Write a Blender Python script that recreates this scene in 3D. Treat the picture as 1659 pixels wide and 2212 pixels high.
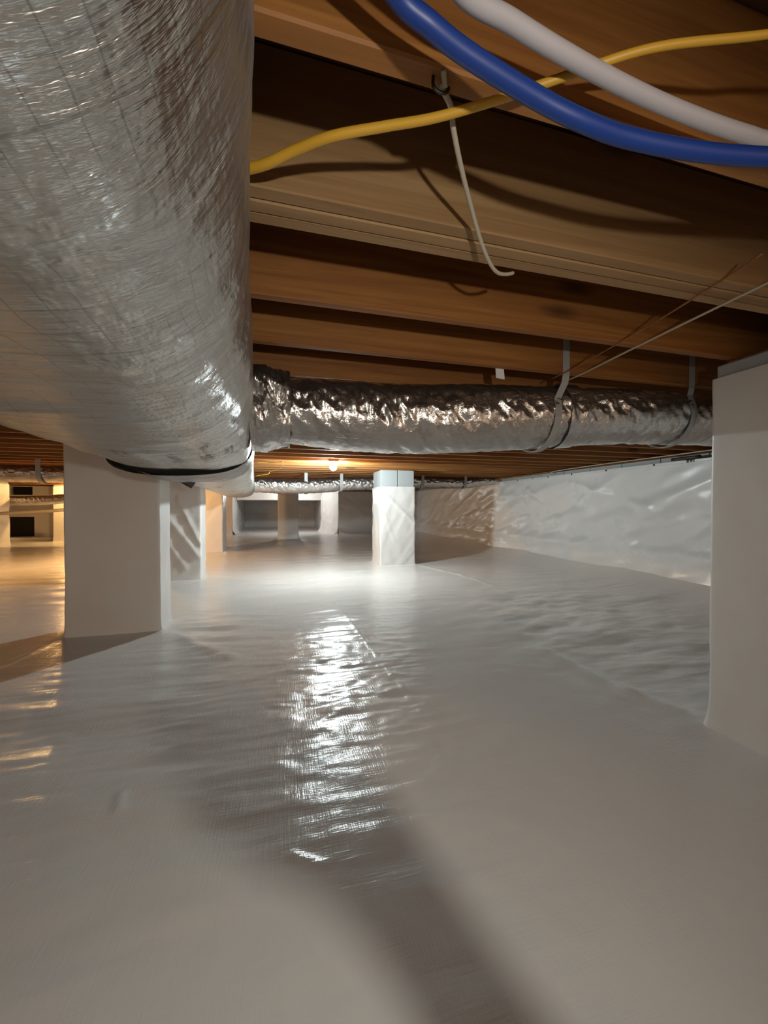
import bpy, bmesh, math, random
from mathutils import Vector, noise, Matrix
for o in list(bpy.data.objects): bpy.data.objects.remove(o)
sc = bpy.context.scene
col = sc.collection
PI = math.pi
rnd = random.Random(7)

# ------------------------------------------------------------------ camera
cd = bpy.data.cameras.new('camera'); cam = bpy.data.objects.new('camera', cd); col.objects.link(cam)
cd.sensor_fit = 'HORIZONTAL'; cd.sensor_width = 36; cd.lens = 831 / 1659 * 36
cd.clip_start = 0.02; cd.clip_end = 100
cam.location = (0, 0, .86)
cam.rotation_euler = (math.radians(90 - .76), 0, -math.radians(14.77))
sc.camera = cam

# ------------------------------------------------------------------ world, lights, exposure
w = bpy.data.worlds.new('world'); sc.world = w; w.use_nodes = True
bg = w.node_tree.nodes['Background']; bg.inputs[0].default_value = (.72, .49, .32, 1); bg.inputs[1].default_value = .45
sc.view_settings.view_transform = 'Standard'; sc.view_settings.look = 'None'
sc.view_settings.gamma = 1; sc.view_settings.use_curve_mapping = False
sc.view_settings.exposure = 1.15
BULB_COOL = 62.0      # watts of the white bulb
BULB_WARM = 80.0
def lamp(name, loc, watts, colr, rad):
    l = bpy.data.lights.new(name, 'POINT'); l.energy = watts; l.color = colr; l.shadow_soft_size = rad
    o = bpy.data.objects.new(name, l); col.objects.link(o); o.location = loc
    return o
# work light worn just behind the camera: it lights the near joists and the near floor
hl = bpy.data.lights.new('headlamp_light', 'SPOT'); hl.energy = 17; hl.color = (1.0, .97, .88); hl.shadow_soft_size = .018
hl.spot_size = math.radians(122); hl.spot_blend = 1.0
head = bpy.data.objects.new('headlamp_light', hl); col.objects.link(head)
head.location = (.17, -.44, .905); head.rotation_euler = (math.radians(81), 0, 0)

# ------------------------------------------------------------------ materials
def mat(name):
    m = bpy.data.materials.new(name); m.use_nodes = True
    nt = m.node_tree; b = nt.nodes['Principled BSDF']
    return m, nt, b
def N(nt, t, **k):
    n = nt.nodes.new(t)
    for a, v in k.items():
        if a in n.inputs.keys() if hasattr(n.inputs, 'keys') else False: n.inputs[a].default_value = v
        else: setattr(n, a, v)
    return n
def plain(name, c, rough=.5, metal=0., bump=0., bscale=40):
    m, nt, b = mat(name)
    b.inputs['Base Color'].default_value = (*c, 1); b.inputs['Roughness'].default_value = rough; b.inputs['Metallic'].default_value = metal
    if bump:
        tc = N(nt, 'ShaderNodeTexCoord'); n = N(nt, 'ShaderNodeTexNoise'); n.inputs['Scale'].default_value = bscale; n.inputs['Detail'].default_value = 5
        bp = N(nt, 'ShaderNodeBump'); bp.inputs['Strength'].default_value = bump; bp.inputs['Distance'].default_value = .003
        nt.links.new(tc.outputs['Object'], n.inputs['Vector']); nt.links.new(n.outputs['Fac'], bp.inputs['Height']); nt.links.new(bp.outputs[0], b.inputs['Normal'])
    return m
def mapped(nt, scale, coord='Object', rot=(0, 0, 0)):
    tc = N(nt, 'ShaderNodeTexCoord'); mp = N(nt, 'ShaderNodeMapping')
    mp.inputs['Scale'].default_value = scale; mp.inputs['Rotation'].default_value = rot
    nt.links.new(tc.outputs[coord], mp.inputs['Vector'])
    return mp.outputs[0]
def tex(nt, typ, vec, **k):
    n = nt.nodes.new(typ); nt.links.new(vec, n.inputs['Vector'])
    for a, v in k.items(): n.inputs[a].default_value = v
    return n
def mth(nt, op, a, b=None, clamp=False):
    n = nt.nodes.new('ShaderNodeMath'); n.operation = op; n.use_clamp = clamp
    for i, x in enumerate((a, b)):
        if x is None: continue
        if isinstance(x, (int, float)): n.inputs[i].default_value = x
        else: nt.links.new(x, n.inputs[i])
    return n.outputs[0]
def ramp(nt, fac, stops):
    r = nt.nodes.new('ShaderNodeValToRGB'); nt.links.new(fac, r.inputs[0])
    while len(r.color_ramp.elements) < len(stops): r.color_ramp.elements.new(.5)
    for e, (p, c) in zip(r.color_ramp.elements, stops): e.position = p; e.color = (*c, 1)
    return r.outputs[0]
def mixc(nt, fac, a, b):
    n = nt.nodes.new('ShaderNodeMix'); n.data_type = 'RGBA'
    if isinstance(fac, (int, float)): n.inputs[0].default_value = fac
    else: nt.links.new(fac, n.inputs[0])
    for i, x in ((6, a), (7, b)):
        if isinstance(x, tuple): n.inputs[i].default_value = (*x, 1)
        else: nt.links.new(x, n.inputs[i])
    return n.outputs[2]
def bumps(nt, b, layers):
    prev = None
    for h, st, d in layers:
        bp = nt.nodes.new('ShaderNodeBump'); bp.inputs['Strength'].default_value = st; bp.inputs['Distance'].default_value = d
        nt.links.new(h, bp.inputs['Height'])
        if prev: nt.links.new(prev, bp.inputs['Normal'])
        prev = bp.outputs[0]
    nt.links.new(prev, b.inputs['Normal'])

def poly_mat(name, colr=(.72, .695, .66), rough=.30, weave=True, scratch=False):
    """white reinforced polyethylene: woven scrim, soft gloss"""
    m, nt, b = mat(name)
    v = mapped(nt, (1, 1, 1))
    n1 = tex(nt, 'ShaderNodeTexNoise', v, Scale=1.7, Detail=4, Roughness=.6)
    c = ramp(nt, n1.outputs['Fac'], [(.3, tuple(x * .93 for x in colr)), (.7, colr)])
    nt.links.new(c, b.inputs['Base Color'])
    # weave: fine ridges both ways, wobbling a little
    wx = tex(nt, 'ShaderNodeTexNoise', mapped(nt, (210, 14, 60)), Scale=1, Detail=2)
    wy = tex(nt, 'ShaderNodeTexNoise', mapped(nt, (14, 210, 60)), Scale=1, Detail=2)
    weav = mth(nt, 'ADD', wx.outputs['Fac'], wy.outputs['Fac'])
    nm = tex(nt, 'ShaderNodeTexNoise', mapped(nt, (5, 11, 8)), Scale=1, Detail=5, Roughness=.5)
    r = ramp(nt, n1.outputs['Fac'], [(.35, (rough * 1.25,) * 3), (.65, (rough * .8,) * 3)])
    nt.links.new(r, b.inputs['Roughness'])
    L = [(nm.outputs['Fac'], .35, .008)]
    if weave: L.append((weav, .45, .0015))
    if scratch:
        sx = tex(nt, 'ShaderNodeTexWave', mapped(nt, (1, .06, 1), rot=(0, 0, .16)), Scale=9, Distortion=1.2, Detail=2)
        L.append((mth(nt, 'POWER', sx.outputs['Fac'], 14), .3, .002))
    bumps(nt, b, L)
    b.inputs['Specular IOR Level'].default_value = .55
    return m

def foil_mat(name, colr=(.60, .585, .565), rough=.34, grid=26, crumple=1., dirt=.0, metal=.85, grid_dark=.55, wsc=(7, 38, 1), facet=.12, fsc=(7, 22, 1)):
    """foil-scrim-kraft jacket; UV in metres (u around, v along)"""
    m, nt, b = mat(name)
    b.inputs['Metallic'].default_value = metal
    uv = mapped(nt, (1, 1, 1), 'UV')
    sep = nt.nodes.new('ShaderNodeSeparateXYZ'); nt.links.new(uv, sep.inputs[0])
    wob = tex(nt, 'ShaderNodeTexNoise', mapped(nt, (6, 6, 1), 'UV'), Scale=1, Detail=2)
    wobv = mth(nt, 'MULTIPLY', wob.outputs['Fac'], .035)
    def line(s, k):
        t = mth(nt, 'MULTIPLY', mth(nt, 'ADD', sep.outputs[s], wobv), k)
        f = mth(nt, 'FRACT', t)
        d = mth(nt, 'ABSOLUTE', mth(nt, 'SUBTRACT', f, .5))
        return mth(nt, 'GREATER_THAN', d, .472)
    g = mth(nt, 'MAXIMUM', line(0, grid), line(1, grid * .55))
    brk = tex(nt, 'ShaderNodeTexNoise', mapped(nt, (9, 9, 1), 'UV'), Scale=1, Detail=3)
    gm = mth(nt, 'MULTIPLY', g, ramp(nt, brk.outputs['Fac'], [(.42, (0, 0, 0)), (.6, (1, 1, 1))]))
    big = tex(nt, 'ShaderNodeTexNoise', mapped(nt, (3, 2, 1), 'UV'), Scale=1, Detail=6, Roughness=.65)
    c0 = ramp(nt, big.outputs['Fac'], [(.3, tuple(x * .80 for x in colr)), (.68, colr)])
    c1 = mixc(nt, mth(nt, 'MULTIPLY', gm, grid_dark), c0, tuple(x * .45 for x in colr))
    if dirt:
        dn = tex(nt, 'ShaderNodeTexNoise', mapped(nt, (16, 3.2, 1), 'UV'), Scale=1, Detail=7, Roughness=.7)
        dm = tex(nt, 'ShaderNodeTexNoise', mapped(nt, (2.1, 1.3, 1), 'UV'), Scale=1, Detail=3)
        dd = mth(nt, 'MULTIPLY', ramp(nt, dn.outputs['Fac'], [(.55, (0, 0, 0)), (.63, (1, 1, 1))]), ramp(nt, dm.outputs['Fac'], [(.5, (0, 0, 0)), (.62, (1, 1, 1))]))
        c1 = mixc(nt, mth(nt, 'MULTIPLY', dd, dirt), c1, (.05, .06, .07))
    nt.links.new(c1, b.inputs['Base Color'])
    rr = ramp(nt, big.outputs['Fac'], [(.3, (rough * 1.3,) * 3), (.7, (rough * .75,) * 3)])
    nt.links.new(rr, b.inputs['Roughness'])
    wr = tex(nt, 'ShaderNodeTexNoise', mapped(nt, wsc, 'UV'), Scale=1, Detail=6, Roughness=.62, Distortion=.25)
    def facets(sc_):
        vv = mapped(nt, sc_, 'UV'); cr = tex(nt, 'ShaderNodeTexVoronoi', vv, Scale=1)
        d = nt.nodes.new('ShaderNodeVectorMath'); d.operation = 'SUBTRACT'; nt.links.new(vv, d.inputs[0]); nt.links.new(cr.outputs['Position'], d.inputs[1])
        c_ = nt.nodes.new('ShaderNodeVectorMath'); c_.operation = 'SUBTRACT'; nt.links.new(cr.outputs['Color'], c_.inputs[0]); c_.inputs[1].default_value = (.5, .5, .5)
        q = nt.nodes.new('ShaderNodeVectorMath'); q.operation = 'DOT_PRODUCT'; nt.links.new(d.outputs[0], q.inputs[0]); nt.links.new(c_.outputs[0], q.inputs[1])
        return q.outputs['Value']
    patch = ramp(nt, big.outputs['Fac'], [(.36, (.25,) * 3), (.62, (1, 1, 1))])
    bumps(nt, b, [(mth(nt, 'MULTIPLY', wr.outputs['Fac'], patch), .75, .018 * crumple), (facets(fsc), facet, .016), (facets(tuple(x * 2.7 for x in fsc[:2]) + (1,)), facet * .6, .007), (gm, .5, .003)])
    return m

def wood_mat(name, c1, c2, rough=.65):
    m, nt, b = mat(name)
    tc = N(nt, 'ShaderNodeTexCoord'); oi = N(nt, 'ShaderNodeObjectInfo')
    off = nt.nodes.new('ShaderNodeVectorMath'); off.operation = 'MULTIPLY_ADD'
    comb = nt.nodes.new('ShaderNodeCombineXYZ')
    for i in range(3): nt.links.new(mth(nt, 'MULTIPLY', oi.outputs['Random'], (37., 11., 5.)[i]), comb.inputs[i])
    add = nt.nodes.new('ShaderNodeVectorMath'); add.operation = 'ADD'
    nt.links.new(tc.outputs['Object'], add.inputs[0]); nt.links.new(comb.outputs[0], add.inputs[1])
    def mp(s):
        q = nt.nodes.new('ShaderNodeMapping'); q.inputs['Scale'].default_value = s; nt.links.new(add.outputs[0], q.inputs['Vector']); return q.outputs[0]
    # knots bend the grain
    kn = tex(nt, 'ShaderNodeTexVoronoi', mp((1.6, 4, 5.5)), Scale=1)
    kd = kn.outputs['Distance']
    kmask = ramp(nt, kd, [(.09, (1, 1, 1)), (.17, (0, 0, 0))])
    g = tex(nt, 'ShaderNodeTexNoise', mp((1.1, 26, 26)), Scale=1, Detail=6, Roughness=.6, Distortion=.8)
    fine = tex(nt, 'ShaderNodeTexNoise', mp((5, 160, 160)), Scale=1, Detail=3)
    c = ramp(nt, g.outputs['Fac'], [(.32, c1), (.66, c2)])
    c = mixc(nt, mth(nt, 'MULTIPLY', fine.outputs['Fac'], .35), c, tuple(x * .55 for x in c1))
    c = mixc(nt, mth(nt, 'MULTIPLY', kmask, .75), c, tuple(x * .22 for x in c1))
    nt.links.new(c, b.inputs['Base Color']); b.inputs['Roughness'].default_value = rough
    bumps(nt, b, [(fine.outputs['Fac'], .3, .001)])
    return m

M = {}
M['floor'] = poly_mat('floor_sheeting', rough=.21, scratch=False)
M['wrap'] = poly_mat('wrap_sheeting', (.72, .70, .67), rough=.36, weave=False)
M['liner'] = poly_mat('wall_sheeting', (.76, .75, .73), rough=.30, weave=False)
M['wood'] = wood_mat('pine', (.215, .073, .013), (.40, .17, .038))
M['beam'] = wood_mat('beam_pine', (.27, .145, .055), (.40, .24, .105))
M['deck'] = wood_mat('deck_board', (.12, .05, .018), (.20, .09, .03), .8)
M['foil'] = foil_mat('trunk_foil', colr=(.64, .63, .60), rough=.31, grid=44, crumple=1.5, dirt=.85, metal=.93, wsc=(5, 32, 1), facet=.22)
M['foil2'] = foil_mat('branch_foil', colr=(.70, .68, .66), rough=.22, grid=60, crumple=.6, metal=.95, grid_dark=.12, wsc=(20, 24, 1), facet=.5, fsc=(14, 22, 1))
M['tape'] = foil_mat('tape_foil', colr=(.27, .26, .26), rough=.35, grid=70, crumple=1.2, dirt=.9, metal=.7)
M['strap'] = plain('strap_grey', (.36, .36, .35), .45, .1)
M['blue'] = plain('blue_plastic', (.010, .040, .22), .42)
M['white'] = plain('white_plastic', (.46, .43, .45), .45)
M['yellow'] = plain('yellow_plastic', (.60, .33, .03), .45)
M['cord'] = plain('cord_cream', (.48, .42, .32), .6, bump=.3, bscale=300)
M['dark'] = plain('dark_metal', (.03, .025, .02), .5, .4)
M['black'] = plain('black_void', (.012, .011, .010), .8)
M['block'] = plain('concrete', (.40, .42, .42), .9, bump=.7, bscale=120)
M['tag'] = plain('white_tag', (.70, .70, .70), .5)
M['porcelain'] = plain('porcelain', (.75, .74, .70), .25)
M['pvc'] = plain('pvc', (.6, .55, .42), .35)
def emis(name, c, s):
    m, nt, b = mat(name); b.inputs['Base Color'].default_value = (*c, 1)
    b.inputs['Emission Color'].default_value = (*c, 1); b.inputs['Emission Strength'].default_value = s
    return m
def bulb_strength(watts, rad):   # radiance of a sphere giving off this many watts
    return watts / (4 * PI * rad * rad * PI)
M['cool_glow'] = emis('cool_glow', (.84, .97, 1.0), bulb_strength(BULB_COOL, .042))
M['warm_glow'] = emis('warm_glow', (1.0, .56, .20), bulb_strength(BULB_WARM, .042))

# ------------------------------------------------------------------ helpers
def link(name, me, m=None, parent=None, smooth=False):
    o = bpy.data.objects.new(name, me); col.objects.link(o)
    if m and not me.materials: me.materials.append(m)
    if parent: o.parent = parent
    if smooth:
        me.polygons.foreach_set('use_smooth', [True] * len(me.polygons))
    return o
def mesh(name, vs, fs, uvs=None):
    me = bpy.data.meshes.new(name); me.from_pydata(vs, [], fs)
    if uvs:
        ul = me.uv_layers.new(name='UVMap')
        for l in me.loops: ul.data[l.index].uv = uvs[l.vertex_index]
    me.update(); return me
def tag(o, label=None, cat=None, group=None, kind=None):
    if label: o['label'] = label
    if cat: o['category'] = cat
    if group: o['group'] = group
    if kind: o['kind'] = kind
    return o
def empty(name, loc, label, cat, group=None, kind=None):
    o = bpy.data.objects.new(name, None); col.objects.link(o); o.location = loc; o.empty_display_size = .1
    return tag(o, label, cat, group, kind)
def box_me(name, x0, x1, y0, y1, z0, z1, bev=.0, seg=1):
    bm = bmesh.new(); bmesh.ops.create_cube(bm, size=1)
    for v in bm.verts:
        v.co = Vector(((x0 + x1) / 2 + v.co.x * (x1 - x0), (y0 + y1) / 2 + v.co.y * (y1 - y0), (z0 + z1) / 2 + v.co.z * (z1 - z0)))
    if bev: bmesh.ops.bevel(bm, geom=bm.edges[:], offset=bev, segments=seg, affect='EDGES')
    me = bpy.data.meshes.new(name); bm.to_mesh(me); bm.free(); return me
def box(name, x0, x1, y0, y1, z0, z1, m, parent=None, bev=.003):
    return link(name, box_me(name, x0, x1, y0, y1, z0, z1, bev), m, parent)
def fb(x, y, z=0., octv=4):
    return noise.fractal(Vector((x, y, z)), 1.0, 2.0, octv)      # about -1..1
def catmull(pts, n):
    out = []; P = [Vector(p) for p in pts]
    P = [P[0] * 2 - P[1]] + P + [P[-1] * 2 - P[-2]]
    for i in range(1, len(P) - 2):
        for k in range(n):
            t = k / n; a, b, c, d = P[i - 1:i + 3]
            out.append(.5 * ((2 * b) + (c - a) * t + (2 * a - 5 * b + 4 * c - d) * t * t + (3 * b - a - 3 * c + d) * t ** 3))
    out.append(P[-2]); return out
def tube_me(name, pts, r, sides=10, n=10, r1=None):
    path = catmull(pts, n) if n > 1 else [Vector(p) for p in pts]
    vs, fs, uvs = [], [], []; L = 0; up = Vector((0, 0, 1))
    for i, p in enumerate(path):
        t = (path[min(i + 1, len(path) - 1)] - path[max(i - 1, 0)]).normalized()
        u = up if abs(t.z) < .95 else Vector((0, 1, 0))
        s = t.cross(u).normalized(); q = s.cross(t)
        rr = r if r1 is None else r + (r1 - r) * i / (len(path) - 1)
        if i: L += (p - path[i - 1]).length
        for k in range(sides):
            a = 2 * PI * k / sides
            vs.append(p + (s * math.cos(a) + q * math.sin(a)) * rr); uvs.append((k / sides * 2 * PI * rr, L))
    for i in range(len(path) - 1):
        for k in range(sides):
            a = i * sides + k; b = i * sides + (k + 1) % sides
            fs.append((a, b, b + sides, a + sides))
    fs.append(tuple(range(sides - 1, -1, -1))); e = (len(path) - 1) * sides; fs.append(tuple(range(e, e + sides)))
    return mesh(name, [tuple(v) for v in vs], fs, uvs)
def tube(name, pts, r, m, parent=None, sides=10, n=10, r1=None):
    return link(name, tube_me(name, pts, r, sides, n, r1), m, parent, True)

# ------------------------------------------------------------------ piers' footprints (used by the floor too)
PIERS = dict(
    bigleft=(-1.375, -.815, 2.94, 3.20), left2=(-1.46, -.93, 4.92, 5.22), orange=(-1.66, -1.10, 7.84, 8.3),
    p4=(-.12, .41, 10.5, 11.0), center=(1.375, 1.905, 5.42, 5.93), near=(1.60, 2.13, .55, 1.12),
    leftfar=(-6.42, -5.87, 9.9, 10.4), leftgrey=(-5.5, -4.95, 11.3, 11.7))
Z_J = 1.41      # underside of the joists

# ------------------------------------------------------------------ floor
def seg_d(x, y, a, b):
    ax, ay = a; bx, by = b; dx, dy = bx - ax, by - ay
    t = max(0, min(1, ((x - ax) * dx + (y - ay) * dy) / (dx * dx + dy * dy)))
    return math.hypot(x - ax - t * dx, y - ay - t * dy), t
RIDGES = [((.445, 3.49), (.56, 1.50), .003, .006), ((1.93, 5.32), (2.15, 4.4), .012, .02), ((2.15, 4.4), (2.22, 3.5), .010, .02),
          ((1.50, 1.95), (1.54, 1.42), .012, .045), ((1.54, 1.42), (1.64, 1.15), .014, .045),
          ((.015, .955), (.085, .912), .006, .012), ((.145, .90), (.175, .905), .003, .005), ((-.47, 1.30), (-.45, 1.23), .006, .012),
          ((-.24, 2.40), (-.19, 2.38), .003, .006), ((-.77, 2.9), (-.30, 2.35), .012, .05), ((-1.38, 2.95), (-1.55, 2.2), .008, .02)]
def rid(v, k): return 1 - math.sqrt((k * v) ** 2 + .03)
def floor_z(x, y):
    z = .012 * fb(x * .6, y * .6, 3, 2)
    # gentle wrinkles running across the sheet, in patches
    patch = max(0, fb(x * .55 + 4, y * .5, 9, 2) + .25)
    z += .017 * patch * fb(x * 1.3 + .3 * fb(x, y, 2, 2), y * 5.0, 1, 4)
    z += .006 * max(0, fb(x * .8 - 3, y * .8, 5, 2) + .1) * rid(fb(x * 1.8, y * 4.2 + .6 * x, 7, 3), 2)
    # foot-worn ripples below the far bulb
    k = math.exp(-((x - .36) / .46) ** 2 - ((y - 2.0) / 1.0) ** 2)
    z += .0135 * k * fb(x * 2.8 + .5 * fb(x * 3, y * 3, 5, 2), y * 11, 11, 3)
    kr = math.exp(-((x - 2.2) / 1.0) ** 2 - ((y - 2.7) / 1.1) ** 2)
    z += .034 * kr * fb((x + .5 * y) * 1.3, (y - .35 * x) * 3.2, 21, 3)
    kl = math.exp(-((x + .45) / .45) ** 2 - ((y - 2.7) / .6) ** 2)
    z += .016 * kl * fb(x * 1.6, y * 6.5 + x, 23, 3)
    kf = math.exp(-((x + 3.2) / 1.6) ** 2 - ((y - 5.6) / 2.0) ** 2)
    z += .02 * kf * fb(x * .9, y * 3.6, 27, 3)
    kc = math.exp(-((x - .8) / 1.3) ** 2 - ((y - 4.4) / .9) ** 2)
    z += .012 * kc * fb(x * 1.2, y * 4.2, 29, 3)
    z += .0036 * k * fb(x * 13, y * 19, 31, 3)
    for a, b, h, wd in RIDGES:
        d, t = seg_d(x, y, a, b)
        if d < wd * 4: z += h * math.exp(-(d / wd) ** 2)
    for x0, x1, y0, y1 in PIERS.values():            # the sheet sweeps up where it meets a pier
        dx = max(x0 - x, 0, x - x1); dy = max(y0 - y, 0, y - y1); d = math.hypot(dx, dy)
        if d < .2: z = z * min(1, d / .15 + .1) + .016 * math.exp(-d / .035)
    dw = 4.0 - x                                      # and to the right wall
    if dw < 1.0: z = z * max(.2, min(1, dw / .6)) + .20 * math.exp(-max(dw, 0) / .20)
    return z
def build_floor():
    xs = []; x = -10.0
    while x < 4.02:
        xs.append(x); x += .011 + .006 * abs(x - .4) ** 1.2 if abs(x - .4) > .9 else .012
    xs.append(4.03)
    ys = []; y = -2.2
    while y < 17.2:
        ys.append(y); y += .011 if .3 < y < 2.2 else (.016 if 2.2 <= y < 3.6 else (.03 if 3.6 <= y < 7 else .07))
    nx, ny = len(xs), len(ys)
    vs = [(a, b, floor_z(a, b)) for b in ys for a in xs]
    fs = [(j * nx + i, j * nx + i + 1, (j + 1) * nx + i + 1, (j + 1) * nx + i) for j in range(ny - 1) for i in range(nx - 1)]
    o = link('floor', mesh('floor', vs, fs), M['floor'], None, True); tag(o, kind='structure')
    return o
build_floor()

# ------------------------------------------------------------------ ceiling (deck boards over the joists)
ceil = empty('ceiling', (0, 0, 1.66), None, None, kind='structure')
for i in range(11):
    box('deck_panel', -10, 4.4, -2.4 + i * 1.9 + .003, -.5 + i * 1.9, 0, .03, M['deck'], ceil, 0)

# ------------------------------------------------------------------ joists
JY = [-1.9, -1.6, -1.3, -1.0, -.72, -.43, -.15, .137, .453]
jl = box_me('joist', -10, 4.35, 0, .030, 0, .245, .003)
def joist(y, label, group=None):
    o = link('floor_joist', jl, M['wood']); o.location = (0, y, Z_J); tag(o, label, 'joist', group); return o
for y in JY[:-2]: joist(y, 'wooden floor joist overhead behind the viewpoint', 'joists overhead behind the viewpoint')
joist(.137, 'wooden floor joist at the very top, above the blue and white tubes')
joist(.453, 'wide-looking floor joist holding the nailed cord, nearer than the triple beam')
joist(1.049, 'first wooden floor joist beyond the triple beam')
joist(1.343, 'second floor joist beyond the triple beam, with a white tag under it')
joist(1.65, 'third floor joist beyond the triple beam, right over the crumpled duct')
y = 1.95
while y < 17.0:
    joist(y, 'pale-lit floor joist in the far rows beyond the crumpled duct', 'far rows of floor joists'); y += .298
g = empty('support_beam', (0, .70, Z_J), 'triple-ply wooden beam spanning left to right under the deck', 'beam')
for i in range(3):
    me = box_me('beam_ply', -10, 2.6, i * .0315, i * .0315 + .0295, 0 - .0015 * (i == 1), .245, .0025)
    link('beam_ply', me, M['beam'], g)

# ------------------------------------------------------------------ walls
def sheet(name, fn, nu, nv, m, parent=None):
    vs = [fn(i / nu, j / nv) for j in range(nv + 1) for i in range(nu + 1)]
    fs = [(j * (nu + 1) + i, j * (nu + 1) + i + 1, (j + 1) * (nu + 1) + i + 1, (j + 1) * (nu + 1) + i) for j in range(nv) for i in range(nu)]
    return link(name, mesh(name, vs, fs), m, parent, True)
wr = empty('wall_right', (4.0, 0, 0), None, None, kind='structure')
def rfn(u, v):
    y = -2.2 + 14.4 * u ; z = 1.332 * v
    d = .030 * fb(y * .8, z * 2, 3, 3) * (1 - v) ** .5
    q = z * .9 + y * .45
    amp = math.sin(PI * min(1, v)) ** .7
    d += .060 * amp * rid(fb(q * 1.8, z * .9 - y * .2, 6, 3), 1.8)
    d += .012 * amp * fb(y * 3, z * 5, 8, 3)
    for yy, zz, dy, dz, h in ((5.6, 1.15, -.8, -.5, .03), (4.6, 1.2, -1.2, -.35, .03), (6.6, .2, .3, .25, .05)):
        dd, t = seg_d(y, z, (yy, zz), (yy + dy, zz + dz))
        d += h * math.exp(-(dd / .05) ** 2) * (1 - t * .5)
    d += .07 * math.exp(-((z - .36) / .08) ** 2) * (.6 + .4 * fb(y * .5, 1, 0, 2))   # soft fold above the toe
    d += .16 * math.exp(-z / .14)
    return (-max(d, 0) - .012, y, z)
sheet('plastic_liner', rfn, 620, 56, M['liner'], wr)
box('footing', .02, .4, -2.2, 12.3, -.1, 1.2, M['block'], wr, 0)
yb = -2.2
while yb < 12.2:
    box('concrete_block', .03 + .004 * rnd.random(), .30, yb, yb + .495, 1.2, 1.388, M['block'], wr); yb += .503
box('sill_plate', .01, .30, -2.2, 12.3, 1.389, 1.409, M['wood'], wr)
box('rim_board', .36, .40, -2.2, 12.3, 1.411, 1.655, M['wood'], wr)
for y0 in (-2.0, .5, 3.0, 5.5, 8.0, 10.4):
    box('batten', -.035, -.018, y0, y0 + 2.42, 1.308, 1.335, M['wrap'], wr, .002)
for yy in (2.95, 3.35, 4.0, 4.6, 5.1, 5.9, 6.7, 7.6):
    o = box('nail_head', -.042, -.034, yy - .009, yy + .009, 1.312, 1.330, M['dark'], wr, .001)

wbk = empty('wall_back', (0, 12.1, 0), None, None, kind='structure')
def flat_wall(name, x0, x1, yy, z1, parent, seed, nu=120, amp=.025, m=None):
    def fn(u, v):
        x = x0 + (x1 - x0) * u; z = z1 * v
        return (x, yy - amp * fb(x * 1.2 + z * .8, z * 1.6 + seed, seed, 3) - .01 - .12 * math.exp(-z / .08), z)
    return sheet(name, fn, nu, 30, m or M['liner'], parent)
flat_wall('plastic_liner', 1.70, 4.02, 0, 1.345, wbk, 3)
box('foundation', 1.72, 4.1, .05, .3, 0, 1.409, M['block'], wbk, 0)
# slanting wrapped jamb of the wide opening at the left end of this wall
def pfn(u, v):
    z = 1.40 * v; fl = .16 * math.exp(-z / .10)
    x = 1.72 - .40 * u - fl * .9; y = 1.5 * u
    return (x - .03 * rid(fb(y * 2.2, z * 2.4, 4, 3), 2), y, z)
sheet('jamb_wrap', pfn, 60, 40, M['wrap'], wbk)
wb2 = empty('wall_far', (0, 14.0, 0), None, None, kind='structure')
box('header', -1.5, 1.33, -.30, -.05, 1.09, 1.405, M['wrap'], wb2, .02)
box('side_panel', 1.34, 1.5, -.45, 3.1, 0, 1.405, M['liner'], wb2, 0)
box('side_panel', -1.66, -1.52, .0, 3.1, 0, 1.405, M['liner'], wb2, 0)
flat_wall('plastic_liner', -1.55, 1.5, 3.1, 1.405, wb2, 8)
wl2 = empty('wall_return', (-1.5, 12.7, 0), None, None, kind='structure')
def lfn(u, v):
    yy = 1.35 * u; z = 1.40 * v
    return (.02 * fb(yy * 2, z * 2, 1, 3) + .10 * math.exp(-z / .07), yy, z)
sheet('plastic_liner', lfn, 30, 30, M['wrap'], wl2)
def lfn2(u, v):
    x = -2.0 * (1 - u); z = 1.40 * v
    return (x, -.02 * fb(x * 2, z * 2, 5, 3), z)
sheet('plastic_liner', lfn2, 40, 30, M['liner'], wl2)
# far left wall with the dark access opening and a vent
wl = empty('wall_left', (0, 12.0, 0), None, None, kind='structure')
OX0, OX1, OZ0, OZ1 = -6.83, -6.25, .09, .60
VX0, VX1, VZ0, VZ1 = -6.76, -6.28, 1.17, 1.38
for a, b, c, d in ((-10, OX0, 0, 1.405), (OX1, -3.4, 0, 1.405), (OX0, OX1, 0, OZ0), (OX0, OX1, OZ1, VZ0), (OX0, VX0, VZ0, 1.405), (VX1, OX1, VZ0, 1.405), (VX0, VX1, VZ1, 1.405)):
    box('wall_section', a, b, 0, .12, c, d, M['wrap'], wl, 0)
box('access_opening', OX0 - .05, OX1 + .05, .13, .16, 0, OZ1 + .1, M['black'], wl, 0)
for i in range(5):
    box('vent_louvre', VX0, VX1, .04, .07, VZ0 + .01 + i * .04, VZ0 + .022 + i * .04, M['black'], wl, 0)
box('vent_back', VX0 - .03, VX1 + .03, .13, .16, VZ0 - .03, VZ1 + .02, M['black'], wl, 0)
box('toe_ledge', -10, -3.4, -.25, 0, -.02, .085, M['wrap'], wl, .03)
def side_wall(u, v):
    return (-.02 * fb(u * 9, v * 2, 2, 3), -2.2 + 14.3 * u, 1.405 * v)
ws = empty('wall_side', (-10.0, 0, 0), None, None, kind='structure')
sheet('plastic_liner', side_wall, 100, 12, M['liner'], ws)

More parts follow.
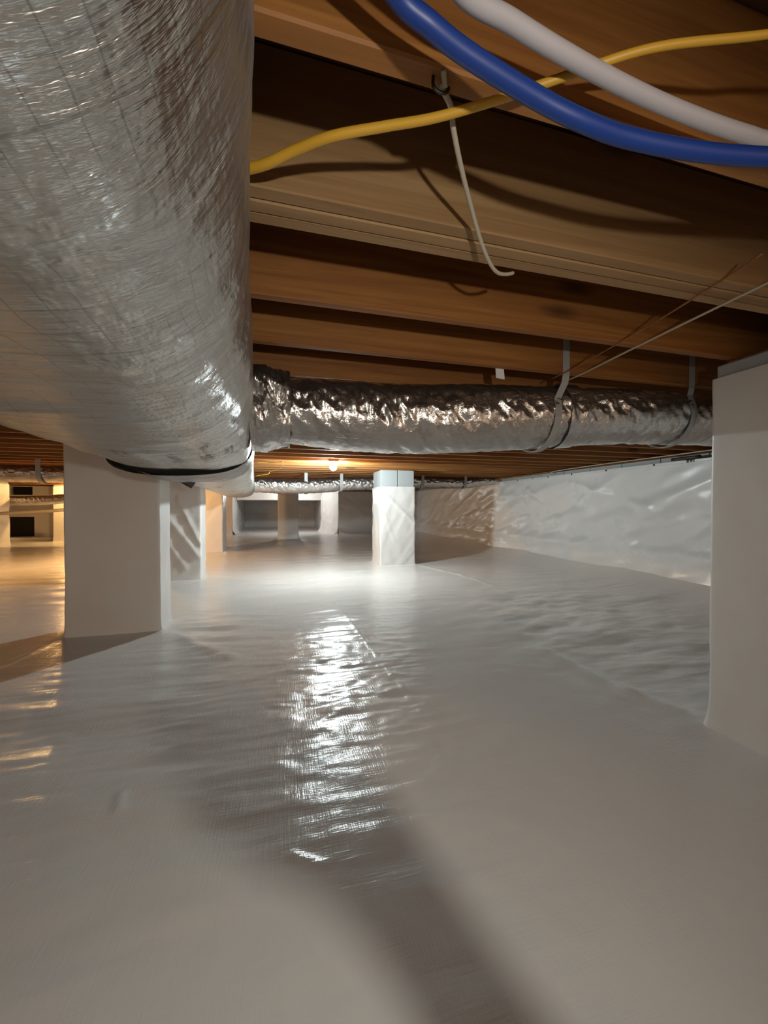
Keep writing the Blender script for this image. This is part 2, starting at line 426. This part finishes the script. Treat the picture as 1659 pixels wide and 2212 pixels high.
# ------------------------------------------------------------------ piers
def rrect(x0, x1, y0, y1, r, per):
    """points round a rectangle with rounded corners, evenly enough spaced, with outward normals"""
    P = []
    def edge(a, b, nrm):
        n = per
        for i in range(n):
            t = i / n; P.append(((a[0] + (b[0] - a[0]) * t, a[1] + (b[1] - a[1]) * t), nrm))
    def arc(cx, cy, a0):
        for i in range(5):
            a = a0 + PI / 2 * i / 5; P.append(((cx + r * math.cos(a), cy + r * math.sin(a)), (math.cos(a), math.sin(a))))
    edge((x0 + r, y0), (x1 - r, y0), (0, -1)); arc(x1 - r, y0 + r, -PI / 2)
    edge((x1, y0 + r), (x1, y1 - r), (1, 0)); arc(x1 - r, y1 - r, 0)
    edge((x1 - r, y1), (x0 + r, y1), (0, 1)); arc(x0 + r, y1 - r, PI / 2)
    edge((x0, y1 - r), (x0, y0 + r), (-1, 0)); arc(x0 + r, y0 + r, PI)
    return P
def wrap_me(fp, ztop, amp, seed, flare=.02, per=26, nv=50, folds=()):
    x0, x1, y0, y1 = fp; P = rrect(x0, x1, y0, y1, .014, per); n = len(P)
    vs, fs = [], []
    for j in range(nv + 1):
        v = j / nv; z = -.02 + (ztop + .02) * v
        for k, ((px_, py_), (nx_, ny_)) in enumerate(P):
            q = (px_ + py_)
            d = amp * fb(q * 3.2 + z * 1.6, z * 3.5 - q * 2.0, seed, 4) * min(1, (ztop - z) / .05 + .15)
            d += amp * .9 * rid(fb(q * 4 - z * 2.5, z * 2.2, seed + 5, 3), 2.2)
            for (fa, fz, fa2, fz2, hh, ww) in folds:
                dd, t = seg_d(px_, z, (fa, fz), (fa2, fz2))
                if ny_ < -.5: d += hh * math.exp(-(dd / ww) ** 2)
            d += flare * math.exp(-max(z, 0) / .045)
            vs.append((px_ + nx_ * d, py_ + ny_ * d, z))
    for j in range(nv):
        for k in range(n):
            a = j * n + k; b = j * n + (k + 1) % n
            fs.append((a, b, b + n, a + n))
    return mesh('plastic_wrap', vs, fs)
def pier(key, label, ztop, amp, seed, courses=True, folds=(), flare=.02, group=None, split='x'):
    x0, x1, y0, y1 = PIERS[key]
    r = empty('pier', ((x0 + x1) / 2, (y0 + y1) / 2, 0), label, 'pier', group)
    cx, cy = (x0 + x1) / 2, (y0 + y1) / 2
    fp = (x0 - cx, x1 - cx, y0 - cy, y1 - cy)
    link('plastic_wrap', wrap_me(fp, ztop, amp, seed, flare, folds=folds), M['wrap'], r, True)
    a0, a1, b0, b1 = fp[0] + .012, fp[1] - .012, fp[2] + .012, fp[3] - .012
    z = 0.; lv = [ (0, .64), (.643, .893), (.896, 1.146), (1.149, Z_J - .012) ] if courses else [(0, Z_J - .012)]
    for (c, d) in lv:
        if d < 1.2 and not courses: pass
        if split == 'x' and x1 - x0 > .3:
            mid = (a0 + a1) / 2
            box('concrete_block', a0, mid - .004, b0, b1, c, d, M['block'], r, .004); box('concrete_block', mid + .004, a1, b0, b1, c, d, M['block'], r, .004)
        else:
            mid = (b0 + b1) / 2
            box('concrete_block', a0, a1, b0, mid - .006, c, d, M['block'], r, .004); box('concrete_block', a0, a1, mid + .006, b1, c, d, M['block'], r, .004)
    box('shim', a0 + .02, a1 - .02, b0 + .02, b1 - .02, Z_J - .011, Z_J - .001, M['wood'], r, .001)
    return r
pier('bigleft', 'large plastic-wrapped pier on the left, smooth front, partly behind the big duct', 1.36, .0022, 2, flare=.016)
pier('left2', 'narrow-looking wrapped pier just behind the large left pier, with diagonal folds', 1.36, .005, 4,
     folds=((-.13, .80, .24, .28, .022, .028), (.02, .95, .26, .42, .018, .022), (-.2, .62, .1, .15, .012, .03)))
pier('orange', 'orange-lit wrapped pier farther back, beyond the pier with diagonal folds', 1.36, .006, 7)
pier('p4', 'shaded grey wrapped pier far back under the distant duct', 1.36, .004, 9)
pier('center', 'white wrapped pier right of the bulb with two bare concrete blocks on top', 1.158, .0075, 12, flare=.012,
     folds=((-.25, 1.10, .26, .62, .012, .02), (-.2, .75, -.05, .35, .006, .02)))
pier('near', 'very near wrapped pier at the right edge with dark block strip on top', 1.348, .0022, 15, flare=.02, split='y')
pier('leftfar', 'pinkish wrapped pier at the far left edge', 1.36, .004, 18)
pier('leftgrey', 'shaded wrapped pier in the far left beside the dark access opening', 1.36, .004, 22)

# ------------------------------------------------------------------ main trunk duct (skewed slightly from the walls)
def trunk_me(y0, y1, a, b, zc, right_off, ny, nc=150, flat=.548, amp=1., seed=0, squeeze=None, bow=0):
    vs, fs, uvs = [], [], []
    per = 2 * PI * .27
    for j in range(ny + 1):
        yy = y0 + (y1 - y0) * j / ny
        aa, bb = a, b
        if squeeze: aa, bb = squeeze(yy, a, b)
        cx = right_off - .064 * yy - aa
        for k in range(nc):
            t = 2 * PI * k / nc + PI / 2; c, s = math.cos(t), math.sin(t)
            e = 2 / (2.35 if c < 0 else 2.35 + .95 * min(1, c * 3))
            ex = aa * math.copysign(abs(c) ** e, c); ez = bb * math.copysign(abs(s) ** e, s)
            nl = Vector((c / aa, 0, s / bb)).normalized()
            arc = k / nc * per
            d = .0045 * fb(arc * 2.2, yy * 2.0, seed + 1, 3)
            lower = max(0, min(1, (.35 - s) / .6))
            d += .0035 * lower * fb(arc * 3 + yy, yy * 16, seed + 2, 4)
            d += .0075 * (1 - min(1, abs(fb(arc * 1.6 + .5 * yy, yy * 3.4, seed + 3, 3)) * 3)) * (.4 + .6 * lower)
            d += .011 * lower / (1 + math.exp((yy - .27 - .05 * fb(arc * 2, 3, 1, 2)) * 55)) + .016 * (fb(arc * 1.1, yy * 1.1, seed + 9, 2)) * (.35 + .65 * (c > 0))
            # shallow ridge where the insulation seam crosses underneath
            d *= amp
            z = zc + ez + nl.z * d; z = min(z, flat)
            yb_ = yy - bow * max(0, -s + .1) ** 1.5 * (1 - j / ny)
            vs.append((cx + ex + nl.x * d, yb_, .86 + z)); uvs.append((arc, yy))
    for j in range(ny):
        for k in range(nc):
            A = j * nc + k; B = j * nc + (k + 1) % nc
            fs.append((A, B, B + nc, A + nc))
    me = bpy.data.meshes.new('duct'); me.from_pydata(vs, [], fs)
    ul = me.uv_layers.new(name='UVMap')
    for p in me.polygons:
        wrapf = any(vi % nc == nc - 1 for vi in p.vertices) and any(vi % nc == 0 for vi in p.vertices)
        for li, vi in zip(p.loop_indices, p.vertices):
            u, v = uvs[vi]
            if wrapf and vi % nc == 0: u += per
            ul.data[li].uv = (u, v)
    me.update(); return me
duct = empty('trunk_duct', (-.4, 2, 1.2), 'huge foil-wrapped trunk duct hanging along the upper left', 'duct')
def part_at(o):          # keep world coordinates under the empty
    o.location = -o.parent.location; return o
part_at(link('insulation_jacket', trunk_me(-.6, 2.12, .30, .222, .365, -.018, 620, 170, seed=0), M['foil'], duct, True))
part_at(link('tape_band', trunk_me(2.0, 2.16, .314, .236, .365, -.006, 24, 120, seed=30, amp=.8, bow=.30), M['tape'], duct, True))
part_at(link('jacket_section', trunk_me(2.14, 6.55, .285, .205, .360, -.018, 420, 120, seed=60, amp=.8), M['foil'], duct, True))
def cap_fn(y0, a, b, zc, off):
    vs = [(off - .064 * y0 - a, y0, .86 + zc)]; n = 48
    for k in range(n):
        t = 2 * PI * k / n; c, s = math.cos(t), math.sin(t); e = 2 / 2.35
        vs.append((vs[0][0] + a * math.copysign(abs(c) ** e, c), y0, .86 + min(.548, zc + b * math.copysign(abs(s) ** e, s))))
    return mesh('end_cap', vs, [(0, 1 + k, 1 + (k + 1) % n) for k in range(n)], [(v[0], v[2]) for v in vs])
part_at(link('end_cap', cap_fn(6.55, .285, .205, .360, -.018), M['foil'], duct))
fl = mesh('torn_flap', [(-.50, 2.16, 1.005), (-.425, 2.17, 1.0), (-.455, 2.17, .955), (-.505, 2.165, .985), (-.50, 2.172, 1.005), (-.425, 2.182, 1.0), (-.455, 2.182, .955), (-.505, 2.177, .985)],
          [(0, 1, 2, 3), (7, 6, 5, 4), (0, 4, 5, 1), (1, 5, 6, 2), (2, 6, 7, 3), (3, 7, 4, 0)])
part_at(link('torn_flap', fl, M['dark'], duct))

# ------------------------------------------------------------------ insulated round branch ducts
def flex(name, pts, rs, m, parent, n=26, nc=96, amp=1., seed=0, along=1.0, top=.546):
    path = catmull(pts, n); R = catmull([(r, 0, 0) for r in rs], n)
    vs, uvs, fs = [], [], []; L = 0
    for i, p in enumerate(path):
        t = (path[min(i + 1, len(path) - 1)] - path[max(i - 1, 0)]).normalized()
        s = t.cross(Vector((0, 0, 1))).normalized(); q = s.cross(t)
        if i: L += (p - path[i - 1]).length
        for k in range(nc):
            a = 2 * PI * k / nc + PI / 2; arc = k / nc * 2 * PI * .13
            # crumple strongest on the flank that faces up and out
            f = .35 + 1.0 * math.exp(-((math.sin(a) - .25) / .38) ** 2)
            d = .008 * f * (1 - abs(fb(L * 13 + arc * 10, arc * 7 - L * 3, seed, 4)) * 2.6) + .005 * f * fb(L * 30, arc * 22, seed + 2, 3) + .006 * fb(L * 1.5, arc * 2, seed + 4, 2)
            v = p + (s * math.cos(a) + q * math.sin(a)) * (R[i].x + d * amp)
            if v.z > .86 + top: v.z = .86 + top
            vs.append(tuple(v)); uvs.append((arc, L))
    for i in range(len(path) - 1):
        for k in range(nc):
            A = i * nc + k; B = i * nc + (k + 1) % nc
            fs.append((A, A + nc, B + nc, B))
    return link(name, mesh(name, vs, fs, uvs), m, parent, True)
def strap(label, cx, cy, cz, r, x, ztop, group=None, wdt=.032, lean=0., yup=None, wid_gap=.014):
    """ribbon: down from the joist, under the duct, up again"""
    r += wid_gap; c = Vector((x, cy, cz))
    pts = []; yl = cy - r if yup is None else yup
    pts.append((x - lean, yl, ztop)); 
    a0 = PI if yup is None else math.radians(160)
    if yup is not None: pts += [(x, yl, 1.47), (x, yl, 1.400), (x, yl + .008, 1.37)]
    if yup is None: pts.append((x - lean * .5, (yl + cy + r * math.cos(a0)) / 2, (ztop + cz + r * math.sin(a0)) / 2))
    for i in range(15):
        a = a0 + (2 * PI - a0 + .15) * i / 14
        pts.append((x, cy + r * math.cos(a), cz + r * math.sin(a)))
    vs, fs = [], []
    for i, p in enumerate(pts):
        P = Vector(p); T = (Vector(pts[min(i + 1, len(pts) - 1)]) - Vector(pts[max(i - 1, 0)])).normalized()
        nrm = T.cross(Vector((1, 0, 0))).normalized() * .0012
        for sx, sn in ((-1, -1), (1, -1), (1, 1), (-1, 1)): vs.append(tuple(P + Vector((sx * wdt / 2, 0, 0)) + nrm * sn))
    for i in range(len(pts) - 1):
        for k in range(4): a = i * 4 + k; b = i * 4 + (k + 1) % 4; fs.append((a, b, b + 4, a + 4))
    fs += [(3, 2, 1, 0), tuple(len(vs) - 4 + k for k in range(4))]
    o = link('hanging_strap', mesh('hanging_strap', vs, fs), M['strap']); tag(o, label, 'strap', group); return o

b1 = empty('branch_duct', (.6, 1.6, 1.25), 'shiny crumpled foil branch duct crossing right from the trunk duct', 'duct')
B1 = [(-.10, 1.66, 1.262), (.0, 1.66, 1.262), (.2, 1.64, 1.252), (.45, 1.62, 1.243), (.75, 1.57, 1.248), (1.0, 1.54, 1.262), (1.3, 1.50, 1.275), (1.6, 1.47, 1.285), (2.2, 1.45, 1.29), (3.9, 1.42, 1.29)]
part_at(flex('foil_jacket', B1, [.125, .135, .145, .148, .145, .140, .130, .125, .122, .12], M['foil2'], b1, 60, 110, 1.0, 3))
part_at(flex('collar_wrap', [(-.118, 1.66, 1.262), (-.07, 1.66, 1.262), (-.02, 1.66, 1.262), (.03, 1.66, 1.262)], [.165, .165, .15, .146], M['foil2'], b1, 16, 90, 2.6, 41))
part_at(flex('joint_tape', [(1.20, 1.515, 1.27), (1.24, 1.51, 1.272), (1.28, 1.505, 1.274)], [.143, .1415, .140], M['foil2'], b1, 12, 80, .8, 51))
strap('grey strap holding the crumpled branch duct left of the thin wires', 0, 1.535, 1.266, .140, 1.125, 1.56, yup=1.3405)
strap('grey strap holding the crumpled branch duct beside the near right pier', 0, 1.465, 1.287, .124, 1.80, 1.56, yup=1.3405)

b2 = empty('branch_duct', (1.5, 6.5, 1.25), 'distant shiny foil duct running right under the far joists past the bulb', 'duct')
B2 = [(-.43, 6.43, 1.21), (-.2, 6.45, 1.21), (.2, 6.45, 1.205), (.6, 6.47, 1.22), (1.0, 6.5, 1.25), (1.6, 6.5, 1.27), (2.4, 6.5, 1.29), (3.3, 6.5, 1.30), (3.6, 6.5, 1.325), (3.88, 6.5, 1.335)]
part_at(flex('foil_jacket', B2, [.115, .12, .125, .12, .11, .105, .10, .09, .07, .06], M['foil2'], b2, 42, 60, 2.0, 63))
for xx, zz, rr_ in ((.37, 1.21, .125), (.95, 1.247, .112), (2.39, 1.29, .10), (3.22, 1.30, .092)):
    strap('grey strap holding the distant foil duct ' + {.37: 'left of the bulb', .95: 'just right of the bulb', 2.39: 'just right of the block-topped pier', 3.22: 'close to the right wall'}[xx], 0, 6.49, zz, rr_, xx, 1.415, 'straps of the distant duct', wdt=.05)

b3 = empty('branch_duct', (-2, 5.2, 1.25), 'dull foil duct on the far left running level under the joists', 'duct')
part_at(flex('foil_jacket', [(-.96, 5.45, 1.27), (-2, 5.45, 1.26), (-2.9, 5.45, 1.25), (-4.2, 5.45, 1.26), (-6, 5.45, 1.27)], [.10, .10, .10, .10, .10], M['foil2'], b3, 60, 60, 1.4, 71))
strap('grey strap on the dull far left duct', 0, 5.45, 1.25, .10, -2.74, 1.415, wdt=.05)
b4 = empty('branch_duct', (-5, 10.6, 1.0), 'low sagging golden-lit foil duct on the far left', 'duct')
part_at(flex('foil_jacket', [(-4.2, 10.6, 1.12), (-4.9, 10.6, 1.05), (-5.6, 10.6, 1.0), (-6.2, 10.6, .99), (-7.2, 10.6, 1.05)], [.11] * 5, M['foil2'], b4, 30, 50, 2.0, 83))
b5 = tube('drain_pipe', [(-7.2, 9.2, .60), (-5.3, 9.2, .73), (-4.25, 9.2, .80)], .035, M['pvc'], n=4)
tag(b5, 'thin sloping drain pipe on the far left below the sagging duct', 'pipe')

# ------------------------------------------------------------------ bulbs
def bulb_set(name, x, y, zl, glow, label, ztop=Z_J):
    r = empty(name, (x, y, zl), label, 'light')
    def lathe(nm, prof, m, seg=24):
        vs, fs = [], []
        for (rr, zz) in prof:
            for k in range(seg): a = 2 * PI * k / seg; vs.append((rr * math.cos(a), rr * math.sin(a), zz))
        for i in range(len(prof) - 1):
            for k in range(seg): a = i * seg + k; b = i * seg + (k + 1) % seg; fs.append((a, b, b + seg, a + seg))
        return link(nm, mesh(nm, vs, fs), m, r, True)
    h = ztop - zl
    lathe('lamp_holder', [(.0005, h - .001), (.055, h - .001), (.055, h - .010), (.032, h - .018), (.022, h - .030), (.0005, h - .030)][::-1], M['porcelain'])
    prof = [(.0005, -.0425)] + [(.042 * math.sin(a), -.042 * math.cos(a)) for a in [PI * i / 12 for i in range(1, 9)]] + [(.018, h - .0305), (.0005, h - .0302)]
    lathe('bulb_glass', prof, glow)
    return r
bulb_set('ceiling_bulb', .593, 4.65, 1.340, M['cool_glow'], 'glowing white bulb in a porcelain holder under the far joists')
M['small_glow'] = emis('small_glow', (.93, .985, 1.0), bulb_strength(36, .042))
bulb_set('ceiling_bulb', .30, 12.72, 1.352, M['small_glow'], 'far bulb in the wide wall opening, hidden behind the distant foil duct')
M['gold_fill_glow'] = emis('gold_fill_glow', (1.0, .60, .22), bulb_strength(40, .042))
bulb_set('ceiling_bulb', -4.85, 11.0, 1.352, M['gold_fill_glow'], 'added warm fill bulb at the far left wall, hidden behind the large left pier')  # extra unseen bulb, added to brighten the far left walls
bulb_set('ceiling_bulb', -2.75, 6.9, 1.352, M['warm_glow'], 'warm glowing bulb hidden behind the large left pier')

# ------------------------------------------------------------------ tubes and cables overhead
BL = [(.02, .33, 1.33), (.079, .351, 1.36), (.112, .384, 1.387), (.156, .393, 1.376), (.205, .401, 1.368), (.295, .408, 1.354), (.361, .406, 1.34), (.43, .404, 1.334), (.528, .388, 1.325), (.634, .37, 1.326), (.764, .347, 1.335), (1.1, .30, 1.36)]
BL = [(-.03, .26, 1.398), (.05, .336, 1.395)] + BL[2:]
tag(tube('water_tube', BL, .0108, M['blue'], sides=16), 'thick blue plastic water tube sagging across the top right', 'tube')
WH = [(.04, .27, 1.392), (.11, .325, 1.391), (.177, .367, 1.389), (.245, .38, 1.393), (.312, .388, 1.391), (.395, .397, 1.391), (.48, .401, 1.388), (.561, .4, 1.383), (.628, .398, 1.381), (.677, .395, 1.381), (.808, .366, 1.375), (1.2, .30, 1.38)]
tag(tube('water_tube', WH, .0098, M['white'], sides=16), 'white plastic water tube curving above the blue one', 'tube')
YE = [(-.057, .662, 1.402), (-.022, .637, 1.398), (.02, .605, 1.400), (.072, .565, 1.397), (.141, .532, 1.397), (.205, .499, 1.394), (.279, .454, 1.394), (.336, .418, 1.397), (.427, .368, 1.4055), (.549, .321, 1.4055), (.62, .281, 1.4055), (.8, .2, 1.4055)]
tag(tube('electric_cable', YE, .0082, M['yellow'], sides=12, r1=.0034), 'yellow electric cable slanting up to the right beneath the joists', 'cable')
CO = [(.205, .470, 1.432), (.21, .475, 1.425), (.212, .487, 1.412), (.228, .5, 1.415), (.241, .52, 1.407), (.271, .56, 1.4), (.318, .62, 1.396), (.377, .69, 1.388), (.426, .74, 1.381), (.463, .77, 1.382), (.497, .79, 1.394), (.525, .803, 1.409)]
CO = [(.198, .4655, 1.400)] + CO[3:]
c0 = empty('dangling_rope', (.2, .47, 1.40), 'cream cord dangling in a loop from a nail to the triple beam', 'cord')
part_at(tube('cord_line', CO, .0040, M['cord'], c0, sides=8))
part_at(tube('nail_hook', [(.188, .466, 1.409), (.188, .466, 1.398), (.196, .467, 1.393), (.206, .467, 1.395), (.210, .467, 1.402)], .0022, M['dark'], c0, sides=8, n=5))
part_at(tube('cord_tail', [(.204, .466, 1.399), (.200, .460, 1.405), (.197, .455, 1.4085)], .0036, M['cord'], c0, sides=8, n=4))
tag(tube('thin_wire', [(1.18, 1.42, 1.402), (1.17, 1.305, 1.397), (1.144, .986, 1.396), (1.123, .656, 1.396), (1.105, .4, 1.397)], .0034, M['cord'], sides=8), 'brighter of two thin wires slanting down to the crumpled duct', 'wire')
tag(tube('thin_wire', [(1.105, 1.40, 1.402), (1.088, 1.206, 1.398), (1.053, .907, 1.398), (1.017, .684, 1.402), (1.0, .60, 1.405)], .0026, M['wood'], sides=8), 'dimmer brown thin wire just above the brighter one', 'wire')
o = link('paper_tag', mesh('paper_tag', [(.822, 1.374, 1.412), (.858, 1.374, 1.412), (.864, 1.376, 1.372), (.826, 1.376, 1.375), (.822, 1.377, 1.412), (.858, 1.377, 1.412), (.864, 1.379, 1.372), (.826, 1.379, 1.375)],
         [(3, 2, 1, 0), (4, 5, 6, 7), (0, 1, 5, 4), (1, 2, 6, 5), (2, 3, 7, 6), (3, 0, 4, 7)]), M['tag']); tag(o, 'small white tag hanging under the second joist above the crumpled duct', 'tag')
# loose wires near the bulb
tag(tube('loose_wire', [(-.30, 4.95, 1.405), (-.12, 4.94, 1.403), (.0, 4.7, 1.39), (-.03, 4.9, 1.33), (-.15, 5.0, 1.30), (-.17, 5.0, 1.27), (-.31, 5.0, 1.245)], .004, M['yellow'], sides=6), 'loose yellow wire dangling left of the bulb', 'wire')
tag(tube('loose_wire', [(.74, 4.64, 1.404), (.76, 4.64, 1.376), (.82, 4.64, 1.396), (.98, 4.645, 1.404), (1.2, 4.645, 1.405)], .004, M['yellow'], sides=6), 'short loose wire under the joists right of the bulb', 'wire')
tag(tube('wall_wire', [(3.96, 5.05, 1.36), (3.93, 4.9, 1.392), (3.90, 4.0, 1.398), (3.9, 3.0, 1.395), (3.9, 2.0, 1.395), (3.9, .5, 1.398)], .006, M['cord'], sides=8), 'pale wire strung along the top of the right wall', 'wire')
tag(tube('pipe_stub', [(3.93, 3.12, 1.352), (3.93, 2.98, 1.352), (3.93, 2.84, 1.350)], .017, M['dark'], n=3), 'short black pipe stub lying on the top edge of the right wall', 'pipe')

# ------------------------------------------------------------------ the person kneeling behind the viewpoint
# (outside the frame: the raised arm throws the soft arm-shaped shadow on the near floor)
M['skin'] = plain('skin', (.50, .30, .21), .5); M['overall'] = plain('overall_cloth', (.10, .11, .13), .85, bump=.4, bscale=90)
M['hair'] = plain('hair', (.05, .03, .02), .7)
def skin_mesh(name, pts, edges, root, m, parent, sub=2):
    me = bpy.data.meshes.new(name); me.from_pydata([p[:3] for p in pts], edges, [])
    o = bpy.data.objects.new(name, me); col.objects.link(o)
    sk = o.modifiers.new('skin', 'SKIN'); sk.use_smooth_shade = True
    ss = o.modifiers.new('sub', 'SUBSURF'); ss.levels = sub; ss.render_levels = sub
    for i, p in enumerate(pts):
        r = p[3]; me.skin_vertices[0].data[i].radius = (r, r) if not isinstance(r, tuple) else r
    me.skin_vertices[0].data[root].use_root = True
    me.materials.append(m)
    if parent: o.parent = parent; o.location = -parent.location
    return o
who = empty('person', (.17, -.95, 0), 'person kneeling behind the viewpoint in dark overalls, one hand raised forward', 'person')
P_ = [(.17, -1.02, .36, .15), (.17, -.90, .50, .145), (.17, -.76, .64, .15), (.17, -.66, .735, .13), (.17, -.62, .79, .065), (.17, -.585, .84, .075), (.17, -.57, .92, .088), (.17, -.575, .97, .07),
      (.35, -.66, .71, .065), (.37, -.52, .56, .05), (.355, -.42, .50, .045), (.255, -.24, .60, .034), (.20, -.14, .665, .026), (.17, -.085, .69, .032),
      (-.01, -.66, .71, .065), (-.06, -.62, .50, .05), (-.07, -.56, .40, .045), (-.04, -.46, .25, .034), (-.03, -.43, .14, .028),
      (.28, -1.0, .30, .11), (.32, -.80, .22, .09), (.33, -.62, .12, .075), (.33, -.82, .08, .06), (.33, -1.02, .07, .045), (.33, -1.12, .05, .045),
      (.06, -1.0, .30, .11), (.02, -.82, .20, .09), (.01, -.66, .12, .075), (.01, -.86, .08, .06), (.01, -1.06, .07, .045), (.01, -1.16, .05, .045)]
E_ = [(0, 1), (1, 2), (2, 3), (3, 4), (4, 5), (5, 6), (6, 7), (3, 8), (8, 9), (9, 10), (10, 11), (11, 12), (12, 13), (3, 14), (14, 15), (15, 16), (16, 17), (17, 18),
      (0, 19), (19, 20), (20, 21), (21, 22), (22, 23), (23, 24), (0, 25), (25, 26), (26, 27), (27, 28), (28, 29), (29, 30)]
body = skin_mesh('body', P_, E_, 0, M['overall'], who)
def finger(base, dirs, r, name='finger'):
    pts = [(*base, r * 1.15)]; p = Vector(base)
    for i, d in enumerate(dirs): p = p + Vector(d); pts.append((*p, r * (1 - .1 * i)))
    return skin_mesh(name, pts, [(i, i + 1) for i in range(len(pts) - 1)], 0, M['skin'], who, 1)
skin_mesh('raised_hand', [(.20, -.14, .665, .024), (.17, -.09, .69, .036), (.135, -.05, .705, .056), (.095, -.03, .71, .050), (.06, -.035, .71, .036)], [(0, 1), (1, 2), (2, 3), (3, 4)], 0, M['skin'], who, 2)
for i, (bx_, by_) in enumerate(((.150, .012), (.118, .022), (.086, .014), (.058, -.008))):
    k = (.95, 1.05, 1., .8)[i]
    finger((bx_, by_ - .04, .708), ((-.004, .028 * k, .018), (-.012 * k, .016, .022), (-.016 * k, -.002, .012)), .0125)
finger((.165, -.09, .700), ((.018, .018, .014), (.006, .022, .018), (-.010, .016, .010)), .0105, 'thumb')
skin_mesh('resting_hand', [(-.03, -.43, .14, .024), (-.03, -.40, .085, .036), (-.03, -.37, .05, .036)], [(0, 1), (1, 2)], 0, M['skin'], who, 2)
for i in range(4): finger((-.058 + i * .019, -.35, .045), ((0, .028, -.010), (0, .022, -.012), (0, .016, -.004)), .0088)
finger((.002, -.395, .06), ((.020, .016, -.012), (.010, .020, -.016)), .0100, 'thumb')
def ell(name, c, r, m, parent, cut=None, seg=20):
    bm = bmesh.new(); bmesh.ops.create_uvsphere(bm, u_segments=seg, v_segments=seg // 2 + 4, radius=1)
    if cut: bmesh.ops.delete(bm, geom=[v for v in bm.verts if cut(v.co)], context='VERTS')
    for v in bm.verts: v.co = Vector((c[0] + v.co.x * r[0], c[1] + v.co.y * r[1], c[2] + v.co.z * r[2]))
    me = bpy.data.meshes.new(name); bm.to_mesh(me); bm.free()
    o = link(name, me, m, parent, True); o.location = -parent.location; return o
ell('face', (.17, -.568, .905), (.078, .098, .115), M['skin'], who)
ell('hair', (.17, -.58, .925), (.086, .100, .112), M['hair'], who, lambda v: v.y > .35 and v.z < .55 or v.z < -.35)
ell('nose', (.17, -.468, .885), (.012, .016, .02), M['skin'], who, seg=12)
ell('mouth', (.17, -.474, .855), (.022, .008, .006), plain('lips', (.40, .16, .13), .5), who, seg=12)
for sx in (-1, 1):
    ell('eye', (.17 + sx * .03, -.478, .910), (.012, .008, .008), M['dark'], who, seg=12)
    ell('ear', (.17 + sx * .080, -.575, .90), (.010, .018, .03), M['skin'], who, seg=12)
ell('headlamp', (.17, -.468, .945), (.022, .012, .018), M['dark'], who, seg=14)
